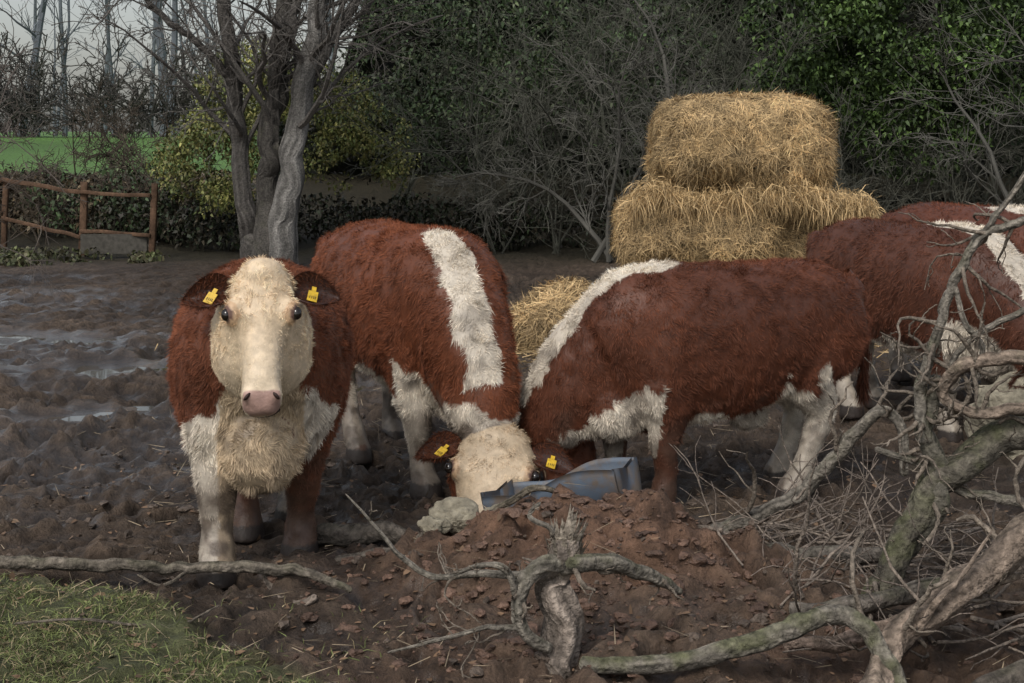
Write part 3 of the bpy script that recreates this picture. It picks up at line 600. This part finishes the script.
# ------------------------------------------------------------------ dead branches in the foreground
def limb(A,pts,sides=18,col=(.17,.145,.115),moss=.3,rough=.14,n=None,seed=0,knots=1.):
    pts=np.asarray(pts,float); ln=np.linalg.norm(np.diff(pts[:,:3],axis=0),axis=1).sum(); n=n or int(max(24,ln/.010))
    R=catmull(pts,n); c=R[:,:3].copy(); r=np.maximum(R[:,3],.0015)
    k=1/max(r.mean(),.02)*.05
    c=c+.45*r[:,None]*(np.stack([vn(c*9*k,seed+j) for j in range(3)],1)-.5)*2
    T=nrm(np.gradient(c,axis=0)); A0=nrm(np.cross(T,np.array([.3,.5,.8]))); B0=np.cross(T,A0); th=np.arange(sides)*2*np.pi/sides
    dirs=np.cos(th)[None,:,None]*A0[:,None]+np.sin(th)[None,:,None]*B0[:,None]
    s=np.concatenate([[0],np.cumsum(np.linalg.norm(np.diff(c,axis=0),axis=1))])
    SS=np.broadcast_to(s[:,None],(n,sides)).ravel(); CO=np.broadcast_to(np.cos(th)[None],(n,sides)).ravel();SI=np.broadcast_to(np.sin(th)[None],(n,sides)).ravel()
    q=np.stack([SS*7*k+seed,CO*2.6+5,SI*2.6],1); d1=fbm(q,seed+3,4)-.5
    d2=np.abs(vn(np.stack([SS*3*k,CO*4.5,SI*4.5],1),seed+5)-.5)-.25
    knot=np.clip(vn(np.stack([SS*6*k,CO*1.2,SI*1.2],1),seed+8)-.74,0,1)*1.8*knots
    RR=r[:,None]*(1+rough*2.0*d1+rough*2.6*d2+knot).reshape(n,sides)
    RR[0]*=.3; RR[-1]*=.3
    V=(c[:,None]+dirs*RR[...,None]).reshape(-1,3)
    ix=np.arange(n*sides).reshape(n,sides); nx_=np.roll(ix,-1,1); Q=np.stack([ix[:-1],nx_[:-1],nx_[1:],ix[1:]],-1).reshape(-1,4)
    up=dirs[...,2].reshape(-1); mk_=np.clip(up*.5+2.6*(fbm(V*16,seed+11,4)-.5)+moss-.4,0,1)[:,None]*min(1,moss*1.6)
    stv=vn(np.stack([SS*2.5*k,CO*6,SI*6],1),seed+9)-.5
    col=np.array(col)*(.45+.65*fbm(V*30,seed+2,3)+.8*d1+.9*d2+.7*stv)[:,None]; col=col*(1-mk_)+np.array([.095,.10,.05])*mk_*(.5+.9*vn(V*60,seed))[:,None]
    A.add(V,Q,None,col)
    return c,r
def twigs(A,chains,n,lf,rf,seed,lvl=2,col=(.18,.15,.12),rmin=.0022):
    K=12; P=[];R=[]
    for c,r in chains:
        i=np.linspace(0,len(c)-1,K).astype(int); P.append(c[i]); R.append(r[i])
    P=np.array(P);R=np.array(R)
    for l in range(lvl):
        P,R=grow(P,R,n if l==0 else 2,.1,.97,lf if l==0 else .55,.8,10,.03,.3,rf,rmin)
        R=np.minimum(R,.010)
        V,Q=tubes(P,R,6); A.add(V,Q,None,np.array(col)*(.6+.8*vn(V*12,seed))[:,None])
def fallen():
    A=Acc(); ch=[]
    L=lambda *a,**k: ch.append(limb(A,*a,**k))
    pale=(.30,.235,.185); grey=(.24,.215,.18)
    L([(.23,4.80,.03,.026),(.43,4.78,.03,.031),(.69,4.76,.08,.033),(.93,4.78,.16,.034),(1.10,4.82,.20,.034),(1.21,4.74,.13,.033),(1.29,4.6,-.05,.03)],moss=.5,col=grey,seed=1)
    L([(1.10,4.50,-.12,.05),(1.26,4.74,.10,.05),(1.45,4.80,.24,.052),(1.70,4.90,.38,.055),(2.05,5.0,.55,.06)],moss=.1,col=pale,seed=2,rough=.24)
    L([(1.38,4.5,-.06,.045),(1.58,4.55,.06,.048),(1.80,4.6,.10,.05),(2.2,4.7,.12,.05)],moss=.2,col=(.14,.12,.10),seed=3)
    L([(2.35,5.7,.72,.075),(2.10,5.7,.65,.07),(1.89,5.7,.57,.066),(1.71,5.68,.42,.064),(1.57,5.62,.24,.062),(1.43,5.55,.04,.055),(1.36,5.5,-.06,.04)],moss=.52,col=(.14,.125,.10),seed=4,rough=.22)
    L([(1.72,5.75,.85,.026),(1.67,5.72,.65,.036),(1.70,5.7,.48,.045),(1.66,5.66,.32,.045),(1.50,5.6,.12,.035)],moss=.5,col=(.17,.155,.125),seed=5)
    L([(.72,6.15,.02,.03),(.84,6.2,.07,.034),(1.02,6.2,.15,.034),(1.26,6.2,.26,.032),(1.43,6.15,.46,.030),(1.58,6.1,.64,.026),(1.66,6.05,.56,.022),(1.65,6.0,.38,.018)],moss=.2,col=grey,seed=6)
    L([(.70,6.05,.10,.035),(.84,6.05,.07,.04),(1.05,6.0,.05,.042),(1.30,5.9,.08,.04),(1.5,5.75,.12,.03)],moss=.2,col=(.17,.15,.13),seed=7)
    L([(2.30,5.6,1.60,.018),(2.08,5.65,1.49,.018),(1.89,5.7,1.42,.018),(1.77,5.7,1.22,.019),(1.69,5.7,.98,.021),(1.64,5.72,.78,.024),(1.66,5.7,.58,.028)],moss=.35,col=grey,seed=8)
    L([(2.25,5.5,1.95,.010),(2.08,5.6,1.74,.010),(1.97,5.66,1.56,.011),(1.88,5.7,1.42,.012)],moss=.2,col=grey,seed=9)
    L([(2.30,5.5,.90,.032),(2.10,5.55,.93,.030),(1.89,5.6,.94,.028),(1.76,5.65,.88,.026),(1.72,5.68,.79,.024),(1.80,5.66,.72,.024),(1.95,5.62,.73,.025),(2.25,5.6,.78,.03)],moss=.25,col=pale,seed=10)
    L([(2.25,5.6,1.22,.013),(2.05,5.62,1.14,.013),(1.90,5.65,1.06,.013),(1.79,5.68,.96,.012),(1.74,5.7,.85,.010)],moss=.2,col=grey,seed=11)
    L([(1.48,5.8,.54,.012),(1.62,5.75,.50,.017),(1.79,5.7,.40,.019),(2.02,5.65,.36,.020),(2.3,5.6,.34,.022)],moss=.3,col=grey,seed=12)
    L([(1.77,5.7,1.22,.010),(1.80,5.66,1.08,.012),(1.86,5.64,.98,.010),(1.84,5.62,.85,.008)],moss=.1,col=grey,seed=13)
    L([(1.20,5.1,.02,.02),(1.40,5.05,.10,.024),(1.62,5.05,.20,.028),(1.9,5.1,.30,.03),(2.2,5.2,.40,.035)],moss=.2,col=pale,seed=14,rough=.22)
    L([(1.35,4.75,.16,.014),(1.42,4.72,.28,.012),(1.50,4.75,.34,.009),(1.62,4.8,.48,.005)],moss=.1,col=pale,seed=15)
    L([(1.05,5.35,.02,.03),(1.3,5.3,.07,.034),(1.55,5.35,.11,.036),(1.9,5.4,.16,.04)],moss=.3,col=(.16,.14,.12),seed=16)
    L([(.95,5.0,.03,.02),(1.15,4.95,.05,.03),(1.4,4.98,.12,.034),(1.6,5.0,.14,.03)],moss=.1,col=(.24,.18,.145),seed=17,rough=.25)
    big=[ch[i] for i in (3,4,7,9,11,5,1,13,7,9)]
    twigs(A,big,7,.34,.5,5,2)
    A.out('fallen_dead_tree',M_bark,True)
fallen()
def stump():
    A=Acc(); ch=[]; L=lambda *a,**k: ch.append(limb(A,*a,**k)); grey=(.24,.215,.18)
    L([(.10,4.85,-.20,.085),(.13,4.88,.0,.074),(.15,4.9,.12,.066),(.155,4.9,.25,.060),(.175,4.9,.36,.052),(.185,4.9,.44,.042)],moss=.05,col=(.30,.25,.21),rough=.32,sides=34,n=90,seed=21)
    n=110; th=rng.uniform(0,2*np.pi,n); P=np.stack([.18+.036*np.cos(th),4.9+.036*np.sin(th),rng.uniform(.30,.42,n)],1)
    D=nrm(np.stack([.3*np.cos(th)+.12,.3*np.sin(th),np.full(n,1.)],1)+rng.normal(0,.12,(n,3))); V,Q,T,C=blades(P,D,rng.uniform(.05,.15,n),rng.uniform(.012,.028,n),nrm(np.cross(D,np.stack([np.cos(th),np.sin(th),0*th],1))),None,np.array([.36,.31,.25])*rng.uniform(.5,1.2,(n,1))); A.add(V,Q,T,C)
    L([(.17,4.88,.34,.030),(.24,4.86,.365,.032),(.34,4.88,.35,.030),(.48,4.95,.28,.024),(.60,5.05,.19,.012)],moss=.5,col=grey,seed=22)
    L([(.18,4.86,.36,.030),(.08,4.82,.34,.026),(.02,4.80,.25,.025),(.04,4.80,.145,.023),(.13,4.82,.07,.02)],moss=.3,col=grey,seed=23)
    L([(.06,4.82,.32,.016),(-.08,4.84,.325,.013),(-.25,4.88,.30,.011),(-.37,4.9,.35,.009),(-.47,4.92,.46,.006),(-.58,4.95,.57,.003)],moss=.1,col=grey,seed=24)
    L([(.05,4.80,.15,.012),(-.08,4.78,.16,.009),(-.21,4.78,.13,.007),(-.42,4.8,.07,.004)],moss=.1,col=grey,seed=25)
    L([(.02,4.80,.26,.014),(-.03,4.78,.36,.011),(-.12,4.78,.37,.008),(-.20,4.8,.33,.005)],moss=.1,col=grey,seed=26)
    L([(.18,4.9,.38,.012),(.13,4.9,.46,.010),(.06,4.92,.50,.009),(.10,4.94,.54,.007)],moss=.1,col=grey,seed=27)
    twigs(A,ch[1:],5,.35,.5,8,2)
    A.out('broken_stump',M_bark,True)
stump()
def logs():
    A=Acc(); limb(A,[(-2.5,5.66,.12,.03),(-2.1,5.68,.115,.027),(-1.67,5.66,.11,.025),(-1.30,5.64,.10,.022),(-1.02,5.62,.11,.022),(-.80,5.58,.10,.020),(-.62,5.5,.06,.012)],moss=.2,col=(.18,.155,.125),seed=31)
    limb(A,[(-1.0,5.66,.10,.016),(-.93,5.6,.02,.018),(-.84,5.5,.0,.02),(-.75,5.46,.05,.014)],moss=.1,col=(.28,.23,.19),seed=32)
    limb(A,[(-1.45,5.5,.12,.005),(-1.36,5.52,.07,.006),(-1.28,5.6,.1,.008)],moss=0,seed=33)
    limb(A,[(-1.75,5.0,.10,.004),(-1.5,4.95,.13,.005),(-1.2,5.0,.09,.006),(-1.05,5.1,.13,.003)],moss=0,seed=34)
    A.out('fallen_branch',M_bark,True)
    A=Acc(); limb(A,[(-.92,6.22,.02,.035),(-.80,6.2,.08,.045),(-.6,6.18,.09,.045),(-.42,6.15,.08,.04),(-.30,6.12,.03,.03)],moss=.15,col=(.14,.12,.10),seed=35)
    limb(A,[(-.75,6.0,.02,.02),(-.55,6.0,.05,.026),(-.35,6.05,.05,.02)],moss=.1,col=(.14,.12,.10),seed=38)
    limb(A,[(-.45,6.0,.05,.015),(-.35,6.05,.14,.014),(-.2,6.1,.17,.01)],moss=.2,col=(.2,.17,.14),seed=36)
    A.out('fallen_log',M_bark,True)
    A=Acc(); limb(A,[(-.10,6.08,.20,.012),(.0,6.05,.27,.015),(.10,6.03,.32,.014),(.2,6.05,.30,.012),(.30,6.08,.24,.008)],moss=.1,col=(.2,.17,.13),seed=37); A.out('bent_branch',M_bark,True)
    A=Acc(); n=90
    S=np.stack([rng.uniform(.8,2.3,n),rng.uniform(4.9,6.6,n),np.full(n,.0)],1); S[:,2]=gz(S[:,0],S[:,1])+.02
    d=nrm(rng.normal(size=(n,3))*np.array([1,1,.35])+np.array([.4,0,.2])); out=[S];p=S
    for k in range(7): d=nrm(d+rng.normal(0,.2,d.shape)); p=p+d*.09; out.append(p)
    P=np.stack(out,1); P[:,:,2]=np.maximum(P[:,:,2],.03); R=rng.uniform(.004,.011,(n,1))*(1-.7*np.linspace(0,1,8))
    V,Q=tubes(P,R,6); A.add(V,Q,None,np.array([.2,.165,.135])*(.6+.8*vn(V*12,3))[:,None])
    P,R=grow(P,R,3,.2,.95,.5,.7,6,0,.25,.6,.002); V,Q=tubes(P,R,5); A.add(V,Q,None,np.array([.19,.155,.13])*(.6+.8*vn(V*12,3))[:,None])
    A.out('brushwood',M_bark,True)
logs()

# ------------------------------------------------------------------ trees and thicket
def bcol(V,c,seed=0,f=3.): return np.array(c)*(.6+.8*fbm(V*f,seed,2))[:,None]
def main_tree():
    A=Acc(); ch=[]
    def L(p,**k): 
        p=np.array(p,float); ch.append(limb(A,p,sides=26,n=160,rough=.12,knots=.15,**k))
    y=20
    L([(-3.62,y,-.2,.24),(-3.72,y,.8,.14),(-3.85,y,2.0,.12),(-4.0,y-.2,3.6,.10),(-4.3,y-.3,6,.07),(-4.5,y-.3,8.5,.03)],moss=.2,col=(.12,.11,.10),seed=41)
    L([(-3.45,y,-.2,.28),(-3.42,y,.8,.17),(-3.38,y,1.9,.15),(-3.25,y+.1,3.3,.13),(-3.1,y+.2,6,.09),(-2.9,y+.3,9,.03)],moss=.2,col=(.10,.092,.082),seed=42)
    L([(-3.25,y-.2,-.2,.26),(-3.12,y-.2,.8,.19),(-2.95,y-.2,2.1,.16),(-2.80,y-.3,3.0,.14),(-2.5,y-.4,4.6,.10),(-2.1,y-.5,8,.03)],moss=.1,col=(.22,.21,.195),seed=43)
    L([(-2.88,y-.2,2.5,.09),(-2.5,y-.3,3.2,.08),(-1.9,y-.4,4.1,.06),(-1.2,y-.5,5.2,.03)],moss=.1,col=(.14,.13,.12),seed=44)
    L([(-3.38,y,2.0,.10),(-3.3,y-.1,2.7,.08),(-3.05,y-.2,3.4,.07),(-2.9,y-.2,5,.03)],moss=.1,col=(.12,.11,.10),seed=45)
    L([(-3.9,y-.1,2.6,.07),(-4.3,y-.3,3.1,.05),(-4.9,y-.5,3.6,.04),(-5.6,y-.8,4.6,.02)],moss=.1,col=(.12,.11,.10),seed=46)
    P=[];R=[]
    for c,r in ch:
        i=np.linspace(0,len(c)-1,12).astype(int); P.append(c[i]);R.append(r[i]*.75)
    P=np.array(P);R=np.array(R)
    P,R=grow(P,R,12,.30,.98,.40,.85,9,.0,.2,.42,.011); V,Q=tubes(P,R,6); A.add(V,Q,None,bcol(V,(.12,.11,.10)))
    P,R=grow(P,R,9,.15,.98,.55,.75,7,-.02,.24,.5,.006); V,Q=tubes(P,R,4); A.add(V,Q,None,bcol(V,(.12,.11,.10)))
    P,R=grow(P,R,6,.15,.98,.55,.7,5,-.03,.25,.5,.0035); V,Q=tubes(P,R,3); A.add(V,Q,None,bcol(V,(.12,.11,.10)))
    A.out('bare_tree',M_bark,False)
main_tree()
def shrubs(name,S,L,n1,n2,n3,col,seed,arch=-.03,rr=.035,spread=.5,nst=4,rt=.005):
    A=Acc(); S=np.repeat(S,nst,0); L=np.repeat(L,nst)*rng.uniform(.6,1.15,len(S)); N=len(S)
    d=nrm(np.stack([rng.normal(0,spread,N),rng.normal(0,spread,N),np.ones(N)],1)); p=S+rng.normal(0,.12,S.shape)*np.array([1,1,0]); out=[p]
    for k in range(8): d=nrm(d+rng.normal(0,.12,d.shape)+np.array([0,0,arch*(k-2)])); p=p+d*L[:,None]/8; out.append(p)
    P=np.stack(out,1); R=(rr*L/4*rng.uniform(.5,1.3,N))[:,None]*(1-.85*np.linspace(0,1,9))+.004
    V,Q=tubes(P,R,6); A.add(V,Q,None,bcol(V,col,seed))
    P,R=grow(P,R,n1,.15,.98,.5,.75,7,.0,.22,.5,rt*1.6); V,Q=tubes(P,R,4); A.add(V,Q,None,bcol(V,col,seed))
    P,R=grow(P,R,n2,.1,.98,.6,.75,6,-.01,.25,.55,rt*1.2); V,Q=tubes(P,R,3); A.add(V,Q,None,bcol(V,np.array(col)*1.1,seed))
    if n3:
        P,R=grow(P,R,n3,.1,.98,.6,.75,4,-.02,.25,.6,rt); V,Q=tubes(P,R,3); A.add(V,Q,None,bcol(V,np.array(col)*1.25,seed))
    A.out(name,M_twig,False)
def pos(n,x0,x1,y0,y1):
    X=rng.uniform(x0,x1,n);Y=rng.uniform(y0,y1,n); return np.stack([X,Y,height(X,Y,False)-.05],1)
shrubs('thicket',pos(26,-2.2,11.5,23.5,28.5),rng.uniform(4,7.5,26),8,6,4,(.064,.067,.052),3,rr=.026,rt=.0038)
shrubs('thicket',pos(12,-.5,11,21.8,23.2),rng.uniform(2.6,4.8,12),7,6,3,(.076,.076,.062),5,arch=-.06,spread=.4,rr=.018,rt=.0036)
shrubs('thicket',pos(16,-14,-4.8,22.8,28),rng.uniform(1.2,2.3,16),8,6,3,(.07,.058,.045),6,arch=-.05,spread=.6,rt=.004,rr=.020)
shrubs('bare_shrub',pos(2,-7.4,-6.8,17,18.5),np.array([4.6,3.8]),7,6,3,(.10,.085,.075),8,arch=-.06,spread=.5,nst=3,rt=.0035,rr=.025)
shrubs('hawthorn_tree',np.array([[1.35,21.0,0.],[7.6,19.5,0.]]),np.array([4.6,6.5]),10,7,5,(.085,.082,.072),9,arch=-.05,spread=.35,nst=4,rr=.045,rt=.004)
def woodland():
    S=pos(50,-62,-8,62,110); N=len(S); L=rng.uniform(11,19,N)
    A=Acc(); d=nrm(np.stack([rng.normal(0,.06,N),rng.normal(0,.06,N),np.ones(N)],1)); p=S; out=[p]
    for k in range(8): d=nrm(d+rng.normal(0,.04,d.shape)); p=p+d*L[:,None]/8; out.append(p)
    P=np.stack(out,1); R=(.012*L*rng.uniform(.5,1.4,N))[:,None]*(1-.85*np.linspace(0,1,9))
    col=(.12,.135,.15); V,Q=tubes(P,R,7); A.add(V,Q,None,bcol(V,col,2,.6))
    P,R=grow(P,R,12,.2,.98,.30,.8,6,.03,.15,.45,.020); V,Q=tubes(P,R,4); A.add(V,Q,None,bcol(V,col,2,.6))
    P,R=grow(P,R,7,.15,.98,.5,.7,5,.02,.2,.5,.012); V,Q=tubes(P,R,3); A.add(V,Q,None,bcol(V,col,2,.6))
    A.out('distant_woodland',M_twig,False)
woodland()
shrubs('distant_hedge',pos(70,-48,-12,60,66),rng.uniform(1.6,4.8,70),8,7,0,(.07,.066,.06),12,arch=-.04,spread=.5,rt=.016,rr=.03)

def hedge_core():
    xs=np.linspace(-5.2,15,150); zs=np.linspace(-.2,1,70); X,S=np.meshgrid(xs,zs,indexing='ij'); x=X.ravel(); s=S.ravel()
    top=6.5+2.0*(vn2(x*.35,x*0,51)-.5)*2+.8*(vn2(x*1.3,x*0,52)-.5); top=top*(.12+.88*sm(-3.9,-1.6,x))+1.2
    z=1.0+s*top; yy=31.0-1.2*s**2-1.6*(fbm(np.stack([x*.6,z*.6,0*x],1),53,4)-.5)*2.0+.6*(vn(np.stack([x*3,z*3,0*x],1),54)-.5)
    z=z+.5*(vn2(x*2,s*6,56)-.5)*s
    ix=np.arange(len(x)).reshape(150,70); Q=np.stack([ix[:-1,:-1],ix[1:,:-1],ix[1:,1:],ix[:-1,1:]],-1).reshape(-1,4)
    V=np.stack([x,yy,z],1); col=np.array([.014,.016,.010])*(.4+1.2*vn(V*3,57))[:,None]  # backing sheet coloured near black to stand in for deep shade inside the hedge
    r=empty('hedgerow',(5,31,0)); off=np.array([5,31,0])
    mk('shade_backing',V-off,Q,None,col,M_leaf,True,r)
    n=60000; P,N,_=sample(V,tri_of(Q),n); P=P+np.array([0,-1,0])*rng.random((n,1))**2*1.3+rng.normal(0,.1,P.shape)
    D=nrm(rng.normal(size=(n,3))); cl=fbm(P*.9,61,3)
    col=np.where((cl>.44)[:,None],np.array([.030,.056,.018]),np.array([.036,.038,.024]))*rng.uniform(.2,1.5,(n,1))*(.12+1.2*sm(1.8,3.8,P[:,2]))[:,None]  # height term paints the shade low in the hedge into the leaf colour
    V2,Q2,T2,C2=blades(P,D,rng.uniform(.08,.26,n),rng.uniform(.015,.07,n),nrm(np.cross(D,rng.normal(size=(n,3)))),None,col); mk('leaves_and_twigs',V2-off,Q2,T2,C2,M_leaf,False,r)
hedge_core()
def leafmass(name,blobs,n,size,cols,seed,gap=.47):
    A=Acc(); tot=sum(b[3]*b[4]*b[5] for b in blobs)
    for b in blobs:
        m=int(n*b[3]*b[4]*b[5]/tot); u=nrm(rng.normal(size=(m,3)))*(rng.random((m,1))**.45); P=u*np.array(b[3:6])+np.array(b[:3])
        cl=fbm(P*2.2+seed,seed,3); k=cl>gap; P=P[k]; cl=cl[k]; m=len(P)
        D=nrm(rng.normal(size=(m,3))+np.array([0,0,-.4])); W=nrm(np.cross(D,rng.normal(size=(m,3))+np.array([0,0,1.5])))
        col=np.array(cols)[rng.integers(0,len(cols),m)]*rng.uniform(.5,1.4,(m,1))*(.3+1.5*np.clip(cl-gap+.1,0,.5)/.3)[:,None]
        L=rng.uniform(.6,1.3,m)*size; V,Q,T,C=blades(P,D,L,L*.6,W,np.array([0,0,-.3])*np.ones((m,1)),col)
        A.add(V,Q,T,C)
    A.out(name,M_leaf,False)
leafmass('ivy_tree',[(5.0,22.4,3.3,1.5,1.0,1.3),(6.4,22.4,2.6,1.4,1,1.5),(4.4,23,2.2,1.0,.8,1.0),(7.4,22.0,3.6,1.2,1,1.6),(5.8,22.4,4.6,1.8,1,1.0)],76000,.075,[(.038,.065,.018),(.065,.105,.028),(.022,.038,.012)],71,.47)
leafmass('evergreen_bush',[(-4.6,22.3,1.5,1.0,.8,.9),(-4.0,23,2.6,1.2,.8,.9),(-3.0,22.6,2.0,1.0,.7,1.1),(-5.2,23,1.4,.7,.6,.5),(-2.2,22.5,1.6,.8,.6,.7)],40000,.058,[(.13,.14,.042),(.08,.10,.03),(.18,.17,.06)],75,.51)
leafmass('bramble_bank',[(-1.0,24.5,2.7,2.2,1.2,1.5),(1.8,25,3.0,2.0,1,1.8),(-1.2,25,4.0,1.6,1,1.0),(9.2,23,2.0,1.6,1,2.2),(-6.5,24,.8,1.8,.8,.6)],44000,.08,[(.04,.065,.026),(.05,.062,.03),(.03,.045,.02)],79,.51)
leafmass('undergrowth',[(x_,23.6+.4*math.sin(x_*3),.45,1.2,.7,.5) for x_ in np.arange(-6,11,1.4)],32000,.08,[(.016,.016,.010),(.025,.021,.014),(.017,.024,.011)],83,.46)
leafmass('dead_bracken',[(-9.5,26.5,.8,2.6,1.2,.5),(-7.0,25.0,.5,2.0,1.0,.5),(-11,25,.5,1.6,1.0,.5),(-5.6,25.5,.7,1.6,1,.6)],26000,.10,[(.06,.045,.028),(.045,.042,.025),(.08,.06,.035)],87,.45)

# ------------------------------------------------------------------ fence
def fence():
    root=empty('wooden_fence',(-7,22,0)); off=np.array([-7,22,0])
    def G(x,y): return float(height(np.array([x]),np.array([y]),False)[0])
    def part(nm,p0,p1,w,d):
        p0=np.array(p0,float);p1=np.array(p1,float); n=14; c=p0+(p1-p0)*np.linspace(0,1,n)[:,None]; rows=np.c_[c,np.full(n,w/2),np.full(n,d/2),np.full(n,d/2)]
        hint=(0,1,0) if abs((p1-p0)[2])>.6 else (0,0,1)
        V,Q,T,_=loft(rows,hint,n,12,6,False); V=V+.03*(np.stack([vn(V*3,k) for k in range(3)],1)-.5)
        mk(nm,V-off,Q,T,np.array([.10,.060,.038])*(.5+.9*vn(V*6,4))[:,None],M_wood,True,root)
    posts=[(-8.3,23.2),(-6.72,22.2),(-5.55,21.9),(-9.9,24.2)]
    for i,(px,py) in enumerate(posts):
        g=G(px,py); part('post',(px,py,g-.2),(px+.05,py,g+1.16),.09 if i!=1 else .11,.09)
    def H(i,dz): px,py=posts[i]; return (px,py-.075,G(px,py)+dz)
    part('rail',H(3,1.12),H(0,1.12),.035,.07); part('rail',H(0,1.14),H(1,1.0),.035,.07); part('rail',H(1,1.0),H(2,.98),.035,.06)
    part('rail',H(3,.55),H(0,.6),.035,.06); part('rail',H(0,.52),H(1,.30),.035,.06); part('rail',H(1,.40),H(2,.36),.035,.06)
    V,Q=boxv((-6.13,21.9,.20),(1.02,.04,.30)); mk('kick_board',V-off,Q,None,np.broadcast_to(np.array([.075,.07,.06]),V.shape),M_wood,False,root)
fence()
leafmass('grass_verge',[(-7.5,21.2,.06,2.5,1.0,.12),(-6.2,20.9,.04,.8,.4,.1)],5000,.08,[(.07,.065,.035),(.065,.075,.03)],91,.5)

# ------------------------------------------------------------------ light, sky, camera
w=bpy.data.worlds.new('World'); sc0.world=w; w.use_nodes=True; nt=w.node_tree; bg=nt.nodes['Background']
sky=nt.nodes.new('ShaderNodeTexSky'); sky.sky_type='NISHITA'; sky.sun_disc=False; sky.sun_elevation=math.radians(48); sky.sun_rotation=math.radians(205)
sky.dust_density=3; sky.air_density=1.2
hs=nt.nodes.new('ShaderNodeHueSaturation'); hs.inputs['Saturation'].default_value=.42
nt.links.new(sky.outputs[0],hs.inputs['Color']); nt.links.new(hs.outputs[0],bg.inputs['Color']); bg.inputs['Strength'].default_value=.145
sl=bpy.data.lights.new('sun','SUN'); sl.energy=1.5; sl.angle=math.radians(15); sl.color=(1,.95,.88)
so=bpy.data.objects.new('sun',sl); sc0.collection.objects.link(so)
so.rotation_euler=(math.radians(42),0,math.radians(-25))
cam=bpy.data.cameras.new('camera'); cam.lens=50; cam.sensor_width=36; cam.shift_y=-.1968; cam.clip_end=3000
co=bpy.data.objects.new('camera',cam); co.location=(0,0,1.8); co.rotation_euler=(math.radians(90),0,0); sc0.collection.objects.link(co); sc0.camera=co
sc0.view_settings.view_transform='Standard'; sc0.view_settings.look='None'; sc0.view_settings.exposure=0
